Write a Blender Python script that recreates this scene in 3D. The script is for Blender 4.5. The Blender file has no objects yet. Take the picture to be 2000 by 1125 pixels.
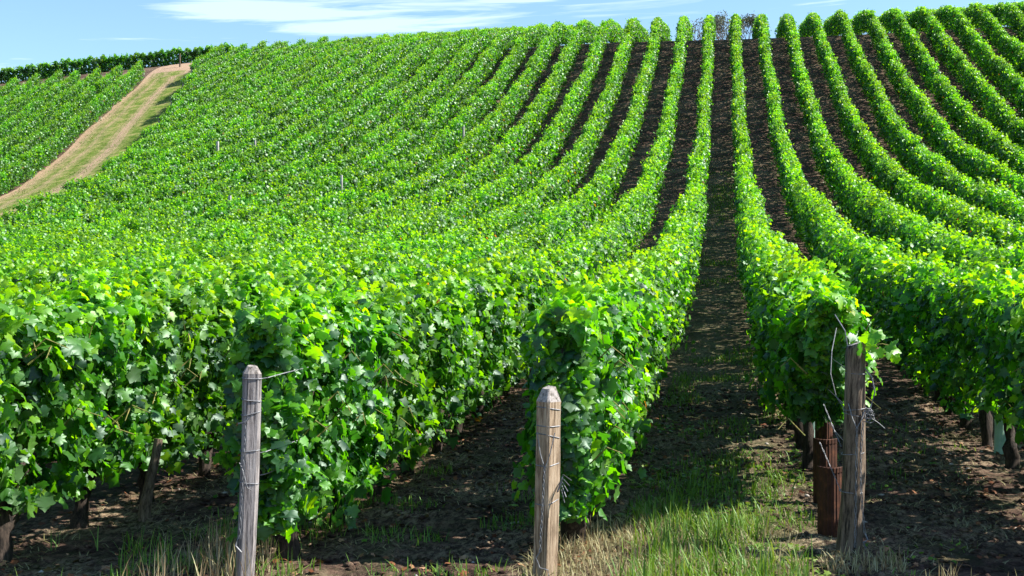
import bpy, math, random
import numpy as np
from mathutils import Vector, Matrix, Euler

random.seed(7); rng = np.random.default_rng(11)
scene = bpy.context.scene
COL = scene.collection

# ------------------------------------------------------------------ camera, light, exposure
F_PX = 2500.0; HZ = 573.0; TH = math.atan(415/2500.0); CAM_H = 1.8
FX, FY = -math.sin(TH), math.cos(TH); RX, RY = math.cos(TH), math.sin(TH)
cam_d = bpy.data.cameras.new('camera'); cam = bpy.data.objects.new('camera', cam_d); COL.objects.link(cam)
cam_d.sensor_width = 36; cam_d.lens = 36*F_PX/2000; cam_d.clip_start = .1; cam_d.clip_end = 3000
cam.location = (0, 0, CAM_H)
cam.rotation_euler = (math.radians(90) + math.atan((HZ-562.5)/F_PX), 0, TH)
scene.camera = cam

SUN_EL, SUN_AZ = math.radians(43), math.radians(79)      # azimuth clockwise from +Y (the rows run along +Y)
sd = bpy.data.lights.new('sun', 'SUN'); sd.energy = 5.0; sd.angle = math.radians(.53); sd.color = (1, .95, .86)
sun = bpy.data.objects.new('sun', sd); COL.objects.link(sun)
sdir = Vector((math.sin(SUN_AZ)*math.cos(SUN_EL), math.cos(SUN_AZ)*math.cos(SUN_EL), math.sin(SUN_EL)))
sun.rotation_euler = sdir.to_track_quat('Z', 'Y').to_euler(); sun.location = (30, -10, 60)

world = bpy.data.worlds.new('World'); scene.world = world; world.use_nodes = True
wn, wl = world.node_tree.nodes, world.node_tree.links; wn.clear()
def N(nodes, t, **kw):
    n = nodes.new(t)
    for k, v in kw.items():
        if k in n.inputs.keys() if isinstance(k, str) else False: n.inputs[k].default_value = v
        else: setattr(n, k, v)
    return n
out = wn.new('ShaderNodeOutputWorld'); bg = wn.new('ShaderNodeBackground'); bg.inputs[1].default_value = .088
sky = wn.new('ShaderNodeTexSky'); sky.sky_type = 'NISHITA'; sky.sun_disc = False
sky.sun_elevation = SUN_EL; sky.sun_rotation = SUN_AZ; sky.air_density = 1.0; sky.dust_density = .3; sky.ozone_density = 1.6
tc = wn.new('ShaderNodeTexCoord'); sp = wn.new('ShaderNodeSeparateXYZ'); wl.new(tc.outputs['Generated'], sp.inputs[0])
def wm(op, a, b=None, c=None):
    n = wn.new('ShaderNodeMath'); n.operation = op
    for i, v in enumerate((a, b, c)):
        if v is None: continue
        if isinstance(v, (int, float)): n.inputs[i].default_value = v
        else: wl.new(v, n.inputs[i])
    return n.outputs[0]
az = wm('ARCTAN2', sp.outputs[0], sp.outputs[1]); el = wm('ARCSINE', sp.outputs[2])
cb = wn.new('ShaderNodeCombineXYZ')
wl.new(wm('MULTIPLY', az, 4.5), cb.inputs[0]); wl.new(wm('ADD', wm('MULTIPLY', el, 85.0), wm('MULTIPLY', az, -4.0)), cb.inputs[1])
nz = wn.new('ShaderNodeTexNoise'); nz.inputs['Scale'].default_value = 1.1; nz.inputs['Detail'].default_value = 9; nz.inputs['Roughness'].default_value = .62; nz.inputs['Distortion'].default_value = .6
wl.new(cb.outputs[0], nz.inputs['Vector'])
def blob(a0, e0, wa, we):
    u = wm('DIVIDE', wm('SUBTRACT', az, a0), wa); v = wm('DIVIDE', wm('SUBTRACT', el, e0), we)
    return wm('MAXIMUM', wm('SUBTRACT', 1.0, wm('ADD', wm('MULTIPLY', u, u), wm('MULTIPLY', v, v))), 0.0)
bl = wm('MAXIMUM', blob(math.radians(-17.2), math.radians(12.25), .165, .019), wm('MULTIPLY', blob(math.radians(-23), math.radians(12.85), .075, .006), .8))
bl = wm('MAXIMUM', bl, wm('MULTIPLY', blob(math.radians(-9.8), math.radians(13.0), .05, .005), .8))
m1 = wm('MULTIPLY', wm('SUBTRACT', wm('ADD', nz.outputs[0], wm('MULTIPLY', bl, .25)), .58), 2.0)
m1 = wm('MINIMUM', wm('MAXIMUM', m1, 0.0), .27)
mix = wn.new('ShaderNodeMixRGB'); mix.inputs[2].default_value = (9.2, 9.6, 10.0, 1)
tint = wn.new('ShaderNodeMixRGB'); tint.blend_type = 'MULTIPLY'; tint.inputs[0].default_value = 1; tint.inputs[2].default_value = (.86, .99, 1.06, 1)
wl.new(sky.outputs[0], tint.inputs[1]); wl.new(m1, mix.inputs[0]); wl.new(tint.outputs[0], mix.inputs[1])
wl.new(mix.outputs[0], bg.inputs[0]); wl.new(bg.outputs[0], out.inputs[0])

vs = scene.view_settings; vs.view_transform = 'Standard'; vs.look = 'None'; vs.gamma = 1; vs.use_curve_mapping = False
vs.exposure = 1.27
cy = scene.cycles
cy.max_bounces = 8; cy.transmission_bounces = 6; cy.diffuse_bounces = 2; cy.glossy_bounces = 2

# ------------------------------------------------------------------ helpers
def unproj(px, t):
    u = (px-1000)/F_PX
    return t*(FX+u*RX), t*(FY+u*RY)
def cam_uv(x, y):
    t = FX*x+FY*y; return (RX*x+RY*y)/max(t, .01), t

YK = [0, 8, 11, 21, 30, 39, 48, 58, 66, 73, 80, 86, 92, 100, 108, 118, 140, 200, 420, 900]
COLS = {
 -110: [0, 0, .1, .4, .7, 1.2, 1.8, 2.8, 3.8, 5.0, 6.6, 8.4, 10.2, 12.6, 15, 17, 18, 12, -10, -30],
 -70: [0, 0, .1, .5, 1.0, 1.6, 2.4, 3.6, 5.0, 6.8, 9.0, 11.3, 13.8, 16.9, 20.7, 23.2, 23.6, 16, -5, -30],
 -42: [0, 0, .1, .5, 1.1, 1.9, 2.9, 4.4, 6.0, 7.9, 10.4, 13.1, 15.8, 19.2, 22.6, 24.9, 26, 22, 0, -30],
 -26: [0, 0, .1, .5, 1.2, 2.2, 3.8, 6.3, 8.9, 11.4, 14.0, 16.3, 18.4, 21.0, 22.7, 24.0, 24.4, 20, 0, -30],
 -12: [0, 0, .1, .6, 1.4, 2.65, 4.35, 6.8, 9.3, 11.9, 14.5, 17.1, 20.0, 21.3, 22.5, 23.9, 24.0, 20, 0, -30],
 4: [0, 0, .1, .7, 1.55, 2.85, 4.5, 6.8, 9.2, 11.8, 14.6, 17.1, 19.9, 21.0, 21.9, 23.8, 24.0, 20, 0, -30],
 20: [0, 0, .1, .7, 1.55, 2.85, 4.5, 6.8, 9.2, 12.0, 14.7, 17.3, 20.1, 21.5, 22.8, 24.5, 27, 24, 0, -30],
 60: [0, 0, .1, .7, 1.6, 2.9, 4.7, 7.2, 9.8, 12.8, 16.0, 19.0, 22.2, 24.8, 27.4, 30, 32, 30, 0, -30]}
GX0, GX1, GY0, GY1 = -130, 110, -20, 300
gy = np.arange(GY0, GY1+1.0); gx = np.arange(GX0, GX1+1.0)
cx = sorted(COLS); prof = np.array([np.interp(gy, YK, COLS[c]) for c in cx])
HG = np.array([[np.interp(x, cx, prof[:, j]) for x in gx] for j in range(0, 1)])
HG = np.stack([np.interp(gx, cx, prof[:, j]) for j in range(len(gy))])
def gblur(a, s, ax):
    r = int(s*3); k = np.exp(-.5*(np.arange(-r, r+1)/s)**2); k /= k.sum()
    pw = [(0, 0), (0, 0)]; pw[ax] = (r, r); ap = np.pad(a, pw, mode='edge')
    return np.apply_along_axis(lambda v: np.convolve(v, k, mode='valid'), ax, ap)
HG = gblur(gblur(HG, 1.6, 0), 4, 1)
def H(x, y):
    x = np.asarray(x, float); y = np.asarray(y, float)
    fx = np.clip(x-GX0, 0, len(gx)-1.001); fy = np.clip(y-GY0, 0, len(gy)-1.001)
    i = fx.astype(int); j = fy.astype(int); a = fx-i; b = fy-j
    h = (HG[j, i]*(1-a)+HG[j, i+1]*a)*(1-b)+(HG[j+1, i]*(1-a)+HG[j+1, i+1]*a)*b
    return h
def Hs(x, y): return float(H(x, y))

_tab = rng.random((256, 256))
def vnoise(x, y):
    xi = np.floor(x).astype(int); yi = np.floor(y).astype(int); a = x-xi; b = y-yi
    a = a*a*(3-2*a); b = b*b*(3-2*b); T = lambda p, q: _tab[q % 256, p % 256]
    return (T(xi, yi)*(1-a)+T(xi+1, yi)*a)*(1-b)+(T(xi, yi+1)*(1-a)+T(xi+1, yi+1)*a)*b
def fbm(x, y, o=4):
    s = 0; amp = .5
    for i in range(o): s = s+amp*vnoise(x*2**i+17.3*i, y*2**i+5.1*i); amp *= .5
    return s

def mesh_np(name, V, Fv, mats, attrs=None, smooth=False, midx=None):
    """V (n,3); Fv list of arrays of equal-size faces or a single (m,k) array"""
    me = bpy.data.meshes.new(name)
    if isinstance(Fv, np.ndarray):
        m, k = Fv.shape
        me.vertices.add(len(V)); me.vertices.foreach_set('co', np.ascontiguousarray(V, dtype=np.float32).ravel())
        me.loops.add(m*k); me.loops.foreach_set('vertex_index', np.ascontiguousarray(Fv, dtype=np.int32).ravel())
        me.polygons.add(m); me.polygons.foreach_set('loop_start', np.arange(0, m*k, k, dtype=np.int32))
        me.update(calc_edges=True)
    else:
        me.from_pydata([tuple(v) for v in V], [], Fv)
    for a, vals in (attrs or {}).items():
        at = me.attributes.new(a, 'FLOAT', 'FACE'); at.data.foreach_set('value', np.ascontiguousarray(vals, dtype=np.float32))
    if midx is not None: me.polygons.foreach_set('material_index', np.ascontiguousarray(midx, dtype=np.int32))
    if smooth: me.polygons.foreach_set('use_smooth', np.ones(len(me.polygons), bool))
    for mt in (mats if isinstance(mats, (list, tuple)) else [mats]): me.materials.append(mt)
    me.update()
    return me
def link(name, data, parent=None, loc=None, rot=None, scale=None):
    o = bpy.data.objects.new(name, data); COL.objects.link(o)
    if parent is not None: o.parent = parent
    if loc is not None: o.location = loc
    if rot is not None: o.rotation_euler = rot
    if scale is not None: o.scale = scale
    return o
def tag(o, label=None, cat=None, group=None, kind=None):
    if label: o['label'] = label
    if cat: o['category'] = cat
    if group: o['group'] = group
    if kind: o['kind'] = kind
    return o

def tube(points, radii, seg=6, jit=0.0, rs=None, V=None, F=None, caps=True):
    """appends a swept tube to V, F lists"""
    if V is None: V, F = [], []
    P = [Vector(p) for p in points]; base = len(V); n = len(P)
    up = Vector((.13, .21, 1)).normalized()
    for i, p in enumerate(P):
        d = (P[min(i+1, n-1)]-P[max(i-1, 0)]).normalized()
        a = d.cross(up)
        if a.length < .05: a = d.cross(Vector((1, 0, 0)))
        a.normalize(); b = d.cross(a)
        for k in range(seg):
            th = 2*math.pi*k/seg; r = radii[i]*(1+(random.uniform(-jit, jit) if jit else 0))
            V.append(p+(a*math.cos(th)+b*math.sin(th))*r)
    for i in range(n-1):
        for k in range(seg):
            F.append((base+i*seg+k, base+i*seg+(k+1) % seg, base+(i+1)*seg+(k+1) % seg, base+(i+1)*seg+k))
    if caps:
        F.append(tuple(base+k for k in reversed(range(seg)))); F.append(tuple(base+(n-1)*seg+k for k in range(seg)))
    return V, F

# ------------------------------------------------------------------ materials
def new_mat(name):
    m = bpy.data.materials.new(name); m.use_nodes = True; nt = m.node_tree; nt.nodes.clear()
    return m, nt.nodes, nt.links
def ramp(nd, stops):
    r = nd.new('ShaderNodeValToRGB'); e = r.color_ramp.elements
    while len(e) < len(stops): e.new(.5)
    for i, (p, c) in enumerate(stops): e[i].position = p; e[i].color = (*c, 1)
    return r
def leaf_material(name, stops, trans_mul, gloss=.5, rough=.42, tfac=.38):
    m, nd, lk = new_mat(name)
    o = nd.new('ShaderNodeOutputMaterial'); p = nd.new('ShaderNodeBsdfPrincipled'); tr = nd.new('ShaderNodeBsdfTranslucent'); mx = nd.new('ShaderNodeMixShader')
    at = nd.new('ShaderNodeAttribute'); at.attribute_name = 'rnd'
    r = ramp(nd, stops); lk.new(at.outputs['Fac'], r.inputs[0])
    nz = nd.new('ShaderNodeTexNoise'); nz.inputs['Scale'].default_value = 30; nz.inputs['Detail'].default_value = 3
    tcn = nd.new('ShaderNodeTexCoord'); lk.new(tcn.outputs['Object'], nz.inputs['Vector'])
    hs = nd.new('ShaderNodeHueSaturation'); mr = nd.new('ShaderNodeMapRange'); mr.inputs[3].default_value = .62; mr.inputs[4].default_value = 1.22
    lk.new(nz.outputs[0], mr.inputs[0]); oi = nd.new('ShaderNodeObjectInfo'); mv = nd.new('ShaderNodeMapRange'); mv.inputs[3].default_value = .86; mv.inputs[4].default_value = 1.12
    mh = nd.new('ShaderNodeMapRange'); mh.inputs[3].default_value = .490; mh.inputs[4].default_value = .508
    lk.new(oi.outputs['Random'], mv.inputs[0]); lk.new(oi.outputs['Random'], mh.inputs[0]); lk.new(mh.outputs[0], hs.inputs['Hue'])
    mq = nd.new('ShaderNodeMath'); mq.operation = 'MULTIPLY'; lk.new(mr.outputs[0], mq.inputs[0]); lk.new(mv.outputs[0], mq.inputs[1]); lk.new(mq.outputs[0], hs.inputs['Value']); lk.new(r.outputs[0], hs.inputs['Color'])
    geo = nd.new('ShaderNodeNewGeometry')
    bk = nd.new('ShaderNodeMixRGB'); bk.inputs[2].default_value = (.16, .27, .09, 1)
    mb = nd.new('ShaderNodeMath'); mb.operation = 'MULTIPLY'; mb.inputs[1].default_value = .35
    lk.new(geo.outputs['Backfacing'], mb.inputs[0]); lk.new(mb.outputs[0], bk.inputs[0]); lk.new(hs.outputs[0], bk.inputs[1])
    lk.new(bk.outputs[0], p.inputs['Base Color']); p.inputs['Roughness'].default_value = rough; p.inputs['Specular IOR Level'].default_value = gloss; p.inputs['Specular Tint'].default_value = (.78, 1, .86, 1)
    tm = nd.new('ShaderNodeMixRGB'); tm.blend_type = 'MULTIPLY'; tm.inputs[0].default_value = 1; tm.inputs[2].default_value = (*trans_mul, 1)
    lk.new(hs.outputs[0], tm.inputs[1]); lk.new(tm.outputs[0], tr.inputs['Color'])
    mx.inputs[0].default_value = tfac
    lk.new(p.outputs[0], mx.inputs[1]); lk.new(tr.outputs[0], mx.inputs[2]); lk.new(mx.outputs[0], o.inputs['Surface'])
    return m
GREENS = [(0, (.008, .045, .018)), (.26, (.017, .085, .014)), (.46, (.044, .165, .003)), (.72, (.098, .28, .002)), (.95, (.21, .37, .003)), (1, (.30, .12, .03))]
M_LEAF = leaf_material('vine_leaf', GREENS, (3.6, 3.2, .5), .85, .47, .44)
M_GRASS = leaf_material('green_grass', [(0, (.05, .13, .012)), (.5, (.12, .26, .02)), (1, (.25, .36, .06))], (1.6, 1.5, .8), .3, .5, .3)
M_DRY = leaf_material('dry_grass', [(0, (.22, .14, .07)), (.5, (.46, .34, .19)), (1, (.64, .53, .36))], (1, 1, .9), .2, .7, .2)
M_DEAD = leaf_material('dead_leaf', [(0, (.10, .028, .013)), (.6, (.22, .085, .04)), (1, (.40, .24, .14))], (1, .9, .8), .2, .7, .1)
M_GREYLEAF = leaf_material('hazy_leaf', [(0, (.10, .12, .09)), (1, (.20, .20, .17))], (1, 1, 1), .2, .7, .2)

def principled(name, build, rough=.8, spec=.3, metal=0.0):
    m, nd, lk = new_mat(name)
    o = nd.new('ShaderNodeOutputMaterial'); p = nd.new('ShaderNodeBsdfPrincipled'); lk.new(p.outputs[0], o.inputs['Surface'])
    p.inputs['Roughness'].default_value = rough; p.inputs['Specular IOR Level'].default_value = spec; p.inputs['Metallic'].default_value = metal
    build(nd, lk, p); return m
def noise(nd, lk, scale, detail=5, rough=.6, vec=None, mapping=None, coord='Object'):
    t = nd.new('ShaderNodeTexCoord'); n = nd.new('ShaderNodeTexNoise'); n.inputs['Scale'].default_value = scale; n.inputs['Detail'].default_value = detail; n.inputs['Roughness'].default_value = rough
    mp = nd.new('ShaderNodeMapping'); lk.new(t.outputs[coord], mp.inputs[0])
    if mapping: mp.inputs['Scale'].default_value = mapping
    lk.new(mp.outputs[0], n.inputs['Vector']); return n
def bump(nd, lk, src, p, strength=.5, dist=.01):
    b = nd.new('ShaderNodeBump'); b.inputs['Strength'].default_value = strength; b.inputs['Distance'].default_value = dist
    lk.new(src, b.inputs['Height']); lk.new(b.outputs[0], p.inputs['Normal'])
def wood_mat(name, c0, c1, c2, stretch=.06, scale=60):
    def f(nd, lk, p):
        g = noise(nd, lk, scale, 8, .75, mapping=(1, 1, stretch)); r = ramp(nd, [(.36, tuple(v*.35 for v in c0)), (.42, c0), (.52, c1), (.68, c2)])
        lk.new(g.outputs[0], r.inputs[0])
        s = noise(nd, lk, 5, 4); mm = nd.new('ShaderNodeMixRGB'); mm.blend_type = 'MULTIPLY'; mm.inputs[0].default_value = .6
        r2 = ramp(nd, [(.35, (.55, .52, .5)), (.6, (1.05, 1.0, .98))]); lk.new(s.outputs[0], r2.inputs[0])
        lk.new(r.outputs[0], mm.inputs[1]); lk.new(r2.outputs[0], mm.inputs[2]); lk.new(mm.outputs[0], p.inputs['Base Color'])
        bump(nd, lk, g.outputs[0], p, .8, .012)
    return principled(name, f, .8, .25)
M_POSTGREY = wood_mat('weathered_grey_wood', (.13, .12, .125), (.30, .28, .28), (.44, .42, .42))
M_POSTTAN = wood_mat('weathered_tan_wood', (.16, .11, .07), (.38, .29, .20), (.50, .41, .31))
M_POSTOLD = wood_mat('rough_old_wood', (.04, .03, .022), (.17, .13, .095), (.29, .23, .17), .1, 45)
M_CUT = wood_mat('cut_wood', (.2, .18, .16), (.36, .33, .31), (.46, .43, .42), 1, 40)
M_TRUNK = wood_mat('vine_bark', (.012, .009, .007), (.042, .030, .023), (.095, .072, .056), .12, 50)
M_STAKE = wood_mat('pale_bark', (.07, .05, .035), (.17, .13, .09), (.27, .21, .16), .2, 60)
def _wire(nd, lk, p):
    n = noise(nd, lk, 80); r = ramp(nd, [(.3, (.09, .09, .10)), (.7, (.26, .27, .29))]); lk.new(n.outputs[0], r.inputs[0]); lk.new(r.outputs[0], p.inputs['Base Color'])
M_WIRE = principled('galvanised_wire', _wire, .6, .4, .35)
def _rust(nd, lk, p):
    n = noise(nd, lk, 14, 7, .7); r = ramp(nd, [(.3, (.02, .009, .007)), (.55, (.06, .022, .012)), (.78, (.16, .06, .025))]); lk.new(n.outputs[0], r.inputs[0]); lk.new(r.outputs[0], p.inputs['Base Color']); bump(nd, lk, n.outputs[0], p, .4, .004)
M_RUST = principled('rusty_sheet', _rust, .75, .3, .2)
def _tubem(nd, lk, p):
    n = noise(nd, lk, 10); r = ramp(nd, [(.3, (.28, .46, .40)), (.7, (.42, .60, .52))]); lk.new(n.outputs[0], r.inputs[0]); lk.new(r.outputs[0], p.inputs['Base Color'])
M_TUBE = principled('pale_green_plastic', _tubem, .45, .4)
M_SHOOT = wood_mat('green_shoot', (.10, .12, .03), (.20, .20, .05), (.30, .20, .08), .3, 20)
M_POSTPALE = wood_mat('pale_stake_wood', (.34, .33, .32), (.50, .49, .47), (.62, .60, .58))
M_STONE = principled('pale_stone', lambda nd, lk, p: p.inputs['Base Color'].__setattr__('default_value', (.38, .34, .31, 1)), .9, .2)

def _soil(nd, lk, p):
    big = noise(nd, lk, .9, 6, .65, coord='Object'); mid = noise(nd, lk, 7, 8, .72); fine = noise(nd, lk, 55, 6, .75)
    straw = noise(nd, lk, 26, 6, .8, mapping=(1, .35, 1))
    c1 = ramp(nd, [(.28, (.020, .012, .011)), (.46, (.052, .032, .026)), (.6, (.13, .08, .06)), (.74, (.32, .22, .165))])
    lk.new(mid.outputs[0], c1.inputs[0])
    c2 = ramp(nd, [(.35, (.5, .48, .48)), (.65, (1.35, 1.3, 1.3))]); lk.new(fine.outputs[0], c2.inputs[0])
    mm = nd.new('ShaderNodeMixRGB'); mm.blend_type = 'MULTIPLY'; mm.inputs[0].default_value = 1
    lk.new(c1.outputs[0], mm.inputs[1]); lk.new(c2.outputs[0], mm.inputs[2])
    # straw litter
    sf = ramp(nd, [(.47, (0, 0, 0)), (.56, (1, 1, 1))]); lk.new(straw.outputs[0], sf.inputs[0])
    bf = ramp(nd, [(.42, (0, 0, 0)), (.62, (.8, .8, .8))]); lk.new(big.outputs[0], bf.inputs[0])
    at = nd.new('ShaderNodeAttribute'); at.attribute_name = 'dry'
    ad = nd.new('ShaderNodeMath'); ad.operation = 'ADD'; ad.use_clamp = True; lk.new(bf.outputs[0], ad.inputs[0]); lk.new(at.outputs['Fac'], ad.inputs[1])
    ml = nd.new('ShaderNodeMath'); ml.operation = 'MULTIPLY'; lk.new(ad.outputs[0], ml.inputs[0]); lk.new(sf.outputs[0], ml.inputs[1])
    m2 = nd.new('ShaderNodeMixRGB'); m2.inputs[2].default_value = (.40, .30, .20, 1)
    lk.new(ml.outputs[0], m2.inputs[0]); lk.new(mm.outputs[0], m2.inputs[1])
    # weeds
    g = noise(nd, lk, 1.6, 7, .75); gf = ramp(nd, [(.50, (0, 0, 0)), (.62, (.55, .55, .55))]); lk.new(g.outputs[0], gf.inputs[0])
    m3 = nd.new('ShaderNodeMixRGB'); m3.inputs[2].default_value = (.06, .095, .025, 1)
    g2 = nd.new('ShaderNodeMath'); g2.operation = 'MULTIPLY'; lk.new(gf.outputs[0], g2.inputs[0]); lk.new(fine.outputs[0], g2.inputs[1])
    at2 = nd.new('ShaderNodeAttribute'); at2.attribute_name = 'green'
    g3 = nd.new('ShaderNodeMath'); g3.operation = 'ADD'; g3.use_clamp = True; lk.new(g2.outputs[0], g3.inputs[0]); lk.new(at2.outputs['Fac'], g3.inputs[1])
    lk.new(g3.outputs[0], m3.inputs[0]); lk.new(m2.outputs[0], m3.inputs[1])
    lk.new(m3.outputs[0], p.inputs['Base Color'])
    b1 = nd.new('ShaderNodeBump'); b1.inputs['Strength'].default_value = .9; b1.inputs['Distance'].default_value = .06; lk.new(mid.outputs[0], b1.inputs['Height'])
    b2 = nd.new('ShaderNodeBump'); b2.inputs['Strength'].default_value = .8; b2.inputs['Distance'].default_value = .015; lk.new(fine.outputs[0], b2.inputs['Height']); lk.new(b1.outputs[0], b2.inputs['Normal'])
    lk.new(b2.outputs[0], p.inputs['Normal'])
M_SOIL = principled('vineyard_soil', _soil, .95, .1)

# ------------------------------------------------------------------ ground
def axis(parts):
    a = []
    for lo, hi, st in parts: a += list(np.arange(lo, hi, st))
    a.append(parts[-1][1]); return np.array(a)
xs = axis([(-900, -130, 110), (-130, -60, 5), (-60, -12, .8), (-12, -5.5, .2), (-5.5, 6.5, .05), (6.5, 14, .25), (14, 40, 1), (40, 110, 5), (110, 900, 120)])
ys = axis([(-300, -20, 60), (-20, 5, 2.5), (5, 7, .2), (7, 15, .05), (15, 26, .12), (26, 110, .6), (110, 145, 2.5), (145, 300, 15), (300, 1500, 150)])
XX, YY = np.meshgrid(xs, ys)
near = np.clip((34-YY)/16, 0, 1)
Z = H(XX, YY)
mid = .05*(fbm(XX*1.7, YY*1.7, 3)-.45)
Z = Z + mid*np.clip((130-YY)/30, 0, 1) + near*(.07*(fbm(XX*5, YY*5, 4)-.47) + .05*np.maximum(0, fbm(XX*11+40, YY*11, 2)-.42))
DROP = np.maximum(0, YY-300)
Z = Z - DROP*.06
V = np.stack([XX, YY, Z], -1).reshape(-1, 3); nx, ny = len(xs), len(ys)
ii = np.arange(nx-1)[None, :]+np.arange(ny-1)[:, None]*nx
Fq = np.stack([ii, ii+1, ii+1+nx, ii+nx], -1).reshape(-1, 4)
cxm = V[Fq].mean(1)
def smooth(v, a, b):
    t = np.clip((v-a)/(b-a), 0, 1); return t*t*(3-2*t)
fgm = smooth(cxm[:, 0], -1.2, -.5)*(1-smooth(cxm[:, 0], .3, .9))
dry = (1-smooth(cxm[:, 1], 8.8, 10.2))*.75*smooth(cxm[:, 0], -1.6, -1.0)*(1-smooth(cxm[:, 0], .6, 1.3)) + (1-smooth(cxm[:, 1], 7.2, 8.0))*.3
green = fgm*(.18+.4*fbm(cxm[:, 0]*2.5, cxm[:, 1]*1.1, 3))*(1-smooth(cxm[:, 1], 40, 80))*.8
gme = mesh_np('ground', V, Fq, M_SOIL, {'dry': dry, 'green': green}, smooth=True)
tag(link('ground', gme), 'brown vineyard soil rising to the hill crest', kind='structure')

# ------------------------------------------------------------------ leaf shapes
def leaf_shape(lod, var=0):
    r = random.Random(var+lod*31)
    if lod == 0:
        half = [(0, -.02), (.12, -.22), (.34, -.25), (.52, -.10), (.64, -.04), (.52, .20), (.60, .34), (.74, .52), (.56, .60), (.37, .62), (.34, .78), (.16, .90)]
        half = [(x*r.uniform(.93, 1.07), y+r.uniform(-.02, .02)) for x, y in half]
        pts = half+[(0, 1.1)]+[(-x*r.uniform(.95, 1.05), y+r.uniform(-.02, .02)) for x, y in reversed(half[1:])]
        k = len(pts); cen = [(0, .05), (0, .4), (0, .75)]
        V = pts+cen; n = k; F = []
        def c(i):
            y = pts[i][1]; return n+(0 if y < .15 else 1 if y < .6 else 2)
        for i in range(k):
            j = (i+1) % k; F.append((i, j, c(i)))
            if c(i) != c(j): F.append((j, c(j), c(i)))
    elif lod == 1:
        V = [(0, -.05), (.42, -.18), (.58, .08), (.42, .22), (.68, .55), (.30, .60), (0, 1.08), (-.30, .60), (-.68, .55), (-.42, .22), (-.58, .08), (-.42, -.18), (0, .35)]
        F = [(i, (i+1) % 12, 12) for i in range(12)]
    else:
        V = [(0, -.1), (.62, .25), (0, 1.0), (-.62, .25)]; F = [(0, 1, 2), (0, 2, 3)]
    V = np.array([(x, y, 0) for x, y in V], float)
    cup = r.uniform(.10, .35) if lod < 2 else .25
    V[:, 2] = -cup*np.abs(V[:, 0])-r.uniform(.05, .3)*np.clip(V[:, 1], 0, 2)**2
    if lod == 0: V[:, 2] += .05*np.sin(V[:, 0]*11+var)+.03*np.sin(V[:, 1]*9+var*2)
    V[:, 1] -= .05
    return V, np.array(F)
SHAPES = {l: [leaf_shape(l, v) for v in range(5 if l < 2 else 2)] for l in (0, 1, 2)}

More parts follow.
